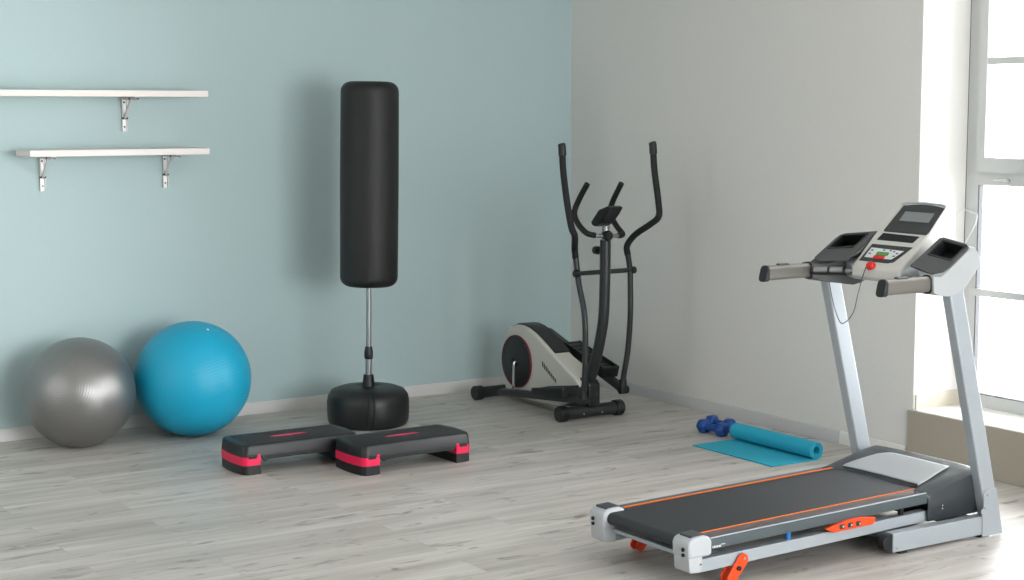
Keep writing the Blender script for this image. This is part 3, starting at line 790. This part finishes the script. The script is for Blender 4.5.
for arm_, grip_ in ((armL, gripL), (armR, gripR)):
    k = NB(); tube(k, arm_, .0165, seg=14); a_ = obj('swing_arm', k, 'charcoal_metal', EL)
    x, y, z = arm_[0]
    k = NB(); tube(k, [(x, y, z - .022), (x, y, z + .05)], .023, smooth=False); sub(a_, 'lower_sleeve', k, 'black_plastic', EL, bevel=.004)
    k = NB(); tube(k, grip_, .0185, seg=16); gr = sub(a_, 'foam_grip', k, 'foam', EL)
    t = (Vector(grip_[-1]) - Vector(grip_[-2])).normalized(); e = Vector(grip_[-1])
    k = NB(); tube(k, [e - t * .035, e - t * .01, e + t * .015, e + t * .028 + Vector((0, .004, 0))], [.0225, .022], seg=16, sy=1.0); sub(a_, 'grip_end', k, 'black_plastic', EL, bevel=.006)
# fixed handlebar
for s, pts in ((-1, [(EX - .03, 7.55, 1.075), (5.50, 7.555, 1.078), (5.45, 7.575, 1.095), (5.435, 7.64, 1.15), (5.435, 7.668, 1.205), (5.445, 7.64, 1.276), (5.45, 7.565, 1.37)]),
               (1, [(EX + .03, 7.55, 1.075), (5.66, 7.555, 1.070), (5.70, 7.565, 1.078), (5.705, 7.63, 1.12), (5.705, 7.69, 1.185), (5.705, 7.67, 1.255), (5.70, 7.58, 1.366)])):
    k = NB(); tube(k, pts[:3], .012, seg=14); hb = obj('fixed_handle', k, 'steel', EL)
    k = NB(); tube(k, pts[1:], .0165, seg=14); sub(hb, 'foam_grip', k, 'foam', EL)
k = NB(); lathe(k, [(0, -.03), (.022, -.028), (.03, -.015), (.03, .015), (.022, .028), (0, .03)], (EX, 7.545, 1.075), 'y', 24); obj('handle_clamp', k, 'black_plastic', EL)
# display
k = NB()
prism(k, [(7.630, 1.128), (7.645, 1.148), (7.57, 1.222), (7.49, 1.246), (7.465, 1.238), (7.50, 1.195), (7.55, 1.15), (7.60, 1.125)], EX - .045, EX + .055, 'x')
ds = obj('display', k, 'black_plastic', EL, bevel=.008)
k = NB(); prism(k, [(7.640, 1.158), (7.582, 1.2145), (7.580, 1.2125), (7.637, 1.156)], EX - .035, EX + .045, 'x'); sub(ds, 'screen', k, 'screen', EL)

# ------------------------------------------------------------------ punching bag on a stand
BX, BY = 4.415, 8.255
LEAN = lambda bm: bm.transform(Matrix.Translation((BX, BY, 0)) @ Matrix.Rotation(R(.9), 4, 'Y') @ Matrix.Translation((-BX, -BY, 0)))
PB = thing('punching_bag', 'black freestanding punching bag on a steel pole with a round weighted base', 'punching bag', (BX, BY, 0))
k = NB()
lathe(k, [(0, 0), (.20, 0), (.220, .008), (.230, .03), (.234, .08), (.234, .135), (.228, .172), (.208, .200), (.165, .216), (.10, .222), (.07, .224), (.06, .218), (0, .218)], (BX, BY, 0), 'z', 72)
bs = obj('base', k, 'black_plastic', PB, angle=50)
k = NB()
for dx, dy in ((-.105, -.213), (-.078, -.223)):
    tube(k, [(BX + dx, BY + dy * 1.0, .02), (BX + dx, BY + dy, .165), (BX + dx * .93, BY + dy * .9, .203)], .006, seg=8, sub=4)
sub(bs, 'moulded_rib', k, 'black_plastic', PB)
k = NB(); lathe(k, [(0, .21), (.037, .21), (.034, .24), (.029, .283), (.025, .286), (0, .286)], (BX, BY, 0)); LEAN(k); obj('pole_socket', k, 'black_plastic', PB)
k = NB(); cyl(k, (BX, BY, .22), (BX, BY, .44), .018); cyl(k, (BX, BY, .42), (BX, BY, .80), .0145); LEAN(k); obj('pole', k, 'steel', PB)
k = NB(); lathe(k, [(0, .375), (.022, .375), (.025, .382), (.025, .415), (.022, .43), (.019, .447), (0, .447)], (BX, BY, 0)); LEAN(k); obj('pole_clamp', k, 'black_plastic', PB, bevel=.002)
prof = [(0, .795)]
r0, zb, zt_, c = .163, .79, 1.94, .055
prof = [(0, zb + .002), (.07, zb), (.115, zb + .004)] + [(r0 - c + c * math.sin(R(t)), zb + c - c * math.cos(R(t))) for t in range(15, 91, 15)] + [(r0 + .001, 1.1), (r0 + .002, 1.4), (r0 + .001, 1.7)]
prof += [(r0 - c + c * math.cos(R(t)), zt_ - c + c * math.sin(R(t))) for t in range(0, 76, 15)] + [(.11, zt_ + .001), (.06, zt_ + .002), (0, zt_ + .002)]
k = NB(); lathe(k, prof, (BX, BY, 0), 'z', 64); LEAN(k); obj('bag', k, 'black_vinyl', PB, angle=60)

# ------------------------------------------------------------------ exercise balls
def ball(name, loc, r, m, label, axis, plug):
    k = NB(); bmesh.ops.create_uvsphere(k, u_segments=96, v_segments=48, radius=r)
    for v in k.verts: v.co.z = max(v.co.z, -r + .004)
    t = thing(name, label, 'exercise ball', (loc[0], loc[1], 0), 'exercise balls by the wall')
    o = obj('ball_body', k, m, None, angle=180); o.parent = t; o.location = (0, 0, r - .004)
    d = Vector(plug).normalized(); k = NB()
    lathe(k, [(0, .004), (.004, .004), (.006, .0), (.009, -.002)], (0, 0, 0), 'z', 16)
    k.transform(Matrix.Translation(d * r) @ d.to_track_quat('Z', 'Y').to_matrix().to_4x4())
    p = obj('valve_plug', k, 'cord_white' if 'blue' in label else 'steel', None); p.parent = t; p.location = (0, 0, r - .004)
    return t
ball('exercise_ball', (2.838, 8.55), .293, 'ball_silver', 'silver grey exercise ball on the floor against the teal wall', None, (.3, .9, .2))
ball('exercise_ball', (3.464, 8.51), .317, 'ball_blue', 'bright blue exercise ball on the floor against the teal wall', None, (.11, -.42, .88))

# ------------------------------------------------------------------ aerobic steps
def make_step(loc, rot, label):
    t = thing('aerobic_step', label, 'aerobic step', loc, 'aerobic steps')
    t['_org'] = [0, 0, 0]
    L, Wd, H = .320, .152, .149          # half length, half width, height
    def outline(hx, hy, r, bow, n=6):
        pts = []
        for cx, cy, a in ((hx - r, hy - r, 0), (-hx + r, hy - r, 90), (-hx + r, -hy + r, 180), (hx - r, -hy + r, 270)):
            for q in range(n + 1):
                th_ = R(a + 90 * q / n); pts.append((cx + r * math.cos(th_), cy + r * math.sin(th_)))
            if a in (90, 270):       # bowed short ends
                sx = -1 if a == 90 else 1
                for w in (-.6, -.3, 0, .3, .6):
                    pts.append((sx * (hx + bow * (1 - w * w)), -sx * -1 * 0 + (w * (hy - r)) * (1 if sx > 0 else -1)))
        return pts
    # platform: a shell with deck, skirt and corner lugs
    k = NB()
    ring = []
    for z, dx in ((.088, .0), (.134, -.004), (H - .003, -.008), (H, -.014)):
        ring.append([k.verts.new((x, y, z)) for x, y in outline(L + dx, Wd + dx, .035, .010)])
    n = len(ring[0])
    for A, Bq in zip(ring, ring[1:]):
        for i in range(n): k.faces.new([A[i], A[(i + 1) % n], Bq[(i + 1) % n], Bq[i]])
    k.faces.new(ring[-1]); k.faces.new(ring[0][::-1])
    # long side skirts between the risers, arching down at both ends
    for s in (-1, 1):
        ys = s * (Wd - .001); yt = s * (Wd - .018)
        bot = [(-L + .115, .060), (-L + .135, .068), (-L + .16, .070), (0, .072), (L - .16, .070), (L - .135, .068), (L - .115, .060)]
        prism(k, bot + [(L - .095, .09), (-L + .095, .09)], min(ys, yt), max(ys, yt), 'y')
        for sx in (-1, 1):                                # lugs that hook over the riser corners
            ex = sx * (L - .003)
            box(k, *sorted((sx * (L - .075), sx * (L - .03))), *sorted((ys + s * .003, yt)), .080, .1)
            box(k, *sorted((ex, ex - sx * .012)), *sorted((s * (Wd - .035), s * (Wd - .085))), .080, .1)
    pf = obj('platform', k, 'black_plastic', t, bevel=.003, angle=50)
    # ribbed mat texture on the deck, pink lens mark
    k = NB()
    for i in range(-8, 9):
        y = i * .014
        if abs(y) > .115: continue
        box(k, -L + .04, L - .04, y - .002, y + .002, H - .001, H + .0012)
    sub(pf, 'deck_rib', k, 'black_plastic', t)
    k = NB(); pts = [(-.105, 0), (-.06, .013), (0, .017), (.06, .013), (.105, 0), (.06, -.013), (0, -.017), (-.06, -.013)]
    prism(k, [(x - .005, y) for x, y in pts], H - .001, H + .002, 'z')
    sub(pf, 'emblem', k, 'pink_mark', t, label='pink lens-shaped emblem')
    for sx in (-1, 1):
        def half(hx, hy, inner):
            o = outline(hx, hy, .035, .010)
            pts = [(x, y) for x, y in o if x * sx > 0]
            pts = [p for p in pts if abs(p[0]) > inner]
            pts.sort(key=lambda p: p[1])
            return pts
        # lower black riser and pink riser, open on the inner side
        for nm, m_, z0, z1, grow in (('riser', 'pink', .046, .090, .0), ('riser_foot', 'black_plastic', 0, .047, -.001)):
            hx, hy = L + grow, Wd + grow
            pts = sorted([p for p in outline(hx, hy, .035, .010) if p[0] * sx > hx - .036 - .0001], key=lambda p: p[1])
            inx = sx * (L - .095)
            poly = [(inx, -hy)] + pts + [(inx, hy)]
            k = NB(); prism(k, poly, z0, z1, 'z')
            ro = obj(nm, k, m_, t, bevel=.002, angle=50, label='pink riser block' if nm == 'riser' else None)
            if nm == 'riser':     # tabs rising beside the lugs
                k = NB()
                for s in (-1, 1):
                    box(k, *sorted((sx * (L - .095), sx * (L - .078))), *sorted((s * (hy), s * (hy - .012))), .09, .101)
                    box(k, *sorted((sx * (L + .003), sx * (L - .01))), *sorted((s * .0, s * .05)), .09, .1)
                sub(ro, 'tab', k, 'pink', t, bevel=.002)
    t.location = loc; t.rotation_euler = (0, 0, R(rot)); return t
make_step((3.583, 7.542, 0), -1.0, 'black aerobic step with pink riser bands, the left one next to the blue ball')
make_step((4.062, 7.226, 0), 2.0, 'black aerobic step with pink riser bands, the right one in front of the punching bag')

# ------------------------------------------------------------------ yoga mat, partly rolled
YMAT = thing('yoga_mat', 'turquoise exercise mat, mostly rolled up, on the floor behind the treadmill', 'exercise mat', (5.72, 6.44, 0))
k = NB(); th = .0048; cxm, r0 = 5.870, .049
path = [(5.57 + (cxm - 5.57) * i / 10, .001) for i in range(11)]
turns = 3.1; n = 130
for i in range(1, n + 1):
    a = 2 * math.pi * turns * i / n; r = r0 - .0085 * a / (2 * math.pi) - (.0 if a > 4 else .0)
    path.append((cxm + r * math.sin(a), .001 + r0 - r * math.cos(a)))
P = [Vector((x, 0, z)) for x, z in path]
def nrm(i):
    t = (P[min(i + 1, len(P) - 1)] - P[max(i - 1, 0)]).normalized(); return Vector((-t.z, 0, t.x))
y0, y1 = 6.132, 6.760
rows = [[k.verts.new((p.x + nv_.x * h, y, p.z + nv_.z * h)) for y, h in ((y0, 0), (y1, 0), (y1, th), (y0, th))] for p, nv_ in ((P[i], nrm(i)) for i in range(len(P)))]
for A, Bq in zip(rows, rows[1:]):
    for q in range(4): k.faces.new([A[q], A[(q + 1) % 4], Bq[(q + 1) % 4], Bq[q]])
k.faces.new(rows[0]); k.faces.new(rows[-1][::-1])
k.transform(Matrix.Translation((0, 0, .0)))
obj('mat_sheet', k, 'mat_blue', YMAT, angle=40)

# ------------------------------------------------------------------ dumbbells
def make_dumbbell(loc, rot, label):
    t = thing('dumbbell', label, 'dumbbell', loc, 'blue dumbbells'); t['_org'] = [0, 0, 0]
    r = .043
    k = NB(); lathe(k, [(0, -.05), (.017, -.05), (.0195, -.02), (.0205, 0), (.0195, .02), (.017, .05), (0, .05)], (0, 0, r * .866), 'x', 20); obj('handle', k, 'db_blue', t)
    for s in (-1, 1):
        k = NB(); prof = [(.004, .104), (.026, .104), (.036, .096), (.043, .082), (.043, .056), (.036, .044), (.02, .038), (.012, .034)]
        lathe(k, [(0, .104)] + prof + [(0, .034)], (0, 0, r * .866), 'x', 6)
        for v in k.verts:
            if s < 0: v.co.x = -v.co.x
        obj('weight', k, 'db_blue', t, bevel=.005, bseg=3)
    t.rotation_euler = (0, 0, R(rot)); return t
make_dumbbell((5.865, 6.945, 0), -86, 'blue hex dumbbell on the floor, the one lying nearer the unrolled mat')
make_dumbbell((5.978, 7.010, 0), -87, 'blue hex dumbbell on the floor, the one lying nearer the white wall')

# ------------------------------------------------------------------ wall shelves
def make_shelf(x0, x1, zb, brs, label):
    yf = 8.645
    t = thing('wall_shelf', label, 'shelf', ((x0 + x1) / 2, YB, zb), 'wall shelves')
    obj('shelf_board', B1(x0, x1, yf, YB - .001, zb, zb + .034), 'shelf', t, bevel=.0015)
    for x in brs:
        k = NB()
        # folding bracket: pressed channel on the wall, arm under the board, brace with pivots
        box(k, x - .015, x + .015, YB - .004, YB - .001, zb - .19, zb - .002)
        box(k, x - .015, x - .012, YB - .016, YB - .002, zb - .19, zb - .01); box(k, x + .012, x + .015, YB - .016, YB - .002, zb - .19, zb - .01)
        br = obj('bracket', k, 'zinc', t)
        k = NB(); box(k, x - .012, x + .012, yf + .04, YB - .004, zb - .004, zb - .001)
        box(k, x - .012, x - .010, yf + .04, YB - .004, zb - .016, zb - .002); box(k, x + .010, x + .012, yf + .04, YB - .004, zb - .016, zb - .002)
        sub(br, 'bracket_arm', k, 'zinc', t)
        k = NB(); prism(k, [(YB - .006, zb - .118), (YB - .014, zb - .124), (yf + .125, zb - .012), (yf + .135, zb - .003)], x - .007, x + .007, 'x'); sub(br, 'brace', k, 'zinc', t)
        k = NB()
        for y, z in ((YB - .014, zb - .117), (yf + .13, zb - .010)): cyl(k, (x - .016, y, z), (x + .016, y, z), .006, 12)
        cyl(k, (x, YB - .006, zb - .03), (x, YB - .002, zb - .03), .006, 12); cyl(k, (x, YB - .006, zb - .165), (x, YB - .002, zb - .165), .005, 12)
        sub(br, 'rivet', k, 'charcoal_metal', t)
    return t
make_shelf(2.22, 3.643, 1.855, (3.250, 2.42), 'longer upper white wall shelf on folding metal brackets, mounted highest')
make_shelf(2.643, 3.645, 1.539, (2.782, 3.480), 'lower white wall shelf on two folding metal brackets')

# ------------------------------------------------------------------ loose white cord by the window
k = NB(); tube(k, [(6.605, 5.80, 1.262), (6.59, 5.835, 1.275), (6.55, 5.845, 1.262), (6.50, 5.85, 1.20)], .0022, seg=8)
tube(k, [(6.605, 5.80, 1.262), (6.60, 5.765, 1.255), (6.60, 5.77, 1.22), (6.60, 5.80, 1.16), (6.59, 5.83, 1.10), (6.58, 5.848, 1.05)], .0022, seg=8)
c = obj('blind_cord', k, 'cord_white'); c['label'] = 'thin white cord looped on the window frame above the treadmill console'; c['category'] = 'cord'

for o in bpy.data.objects:
    if '_org' in o: del o['_org']
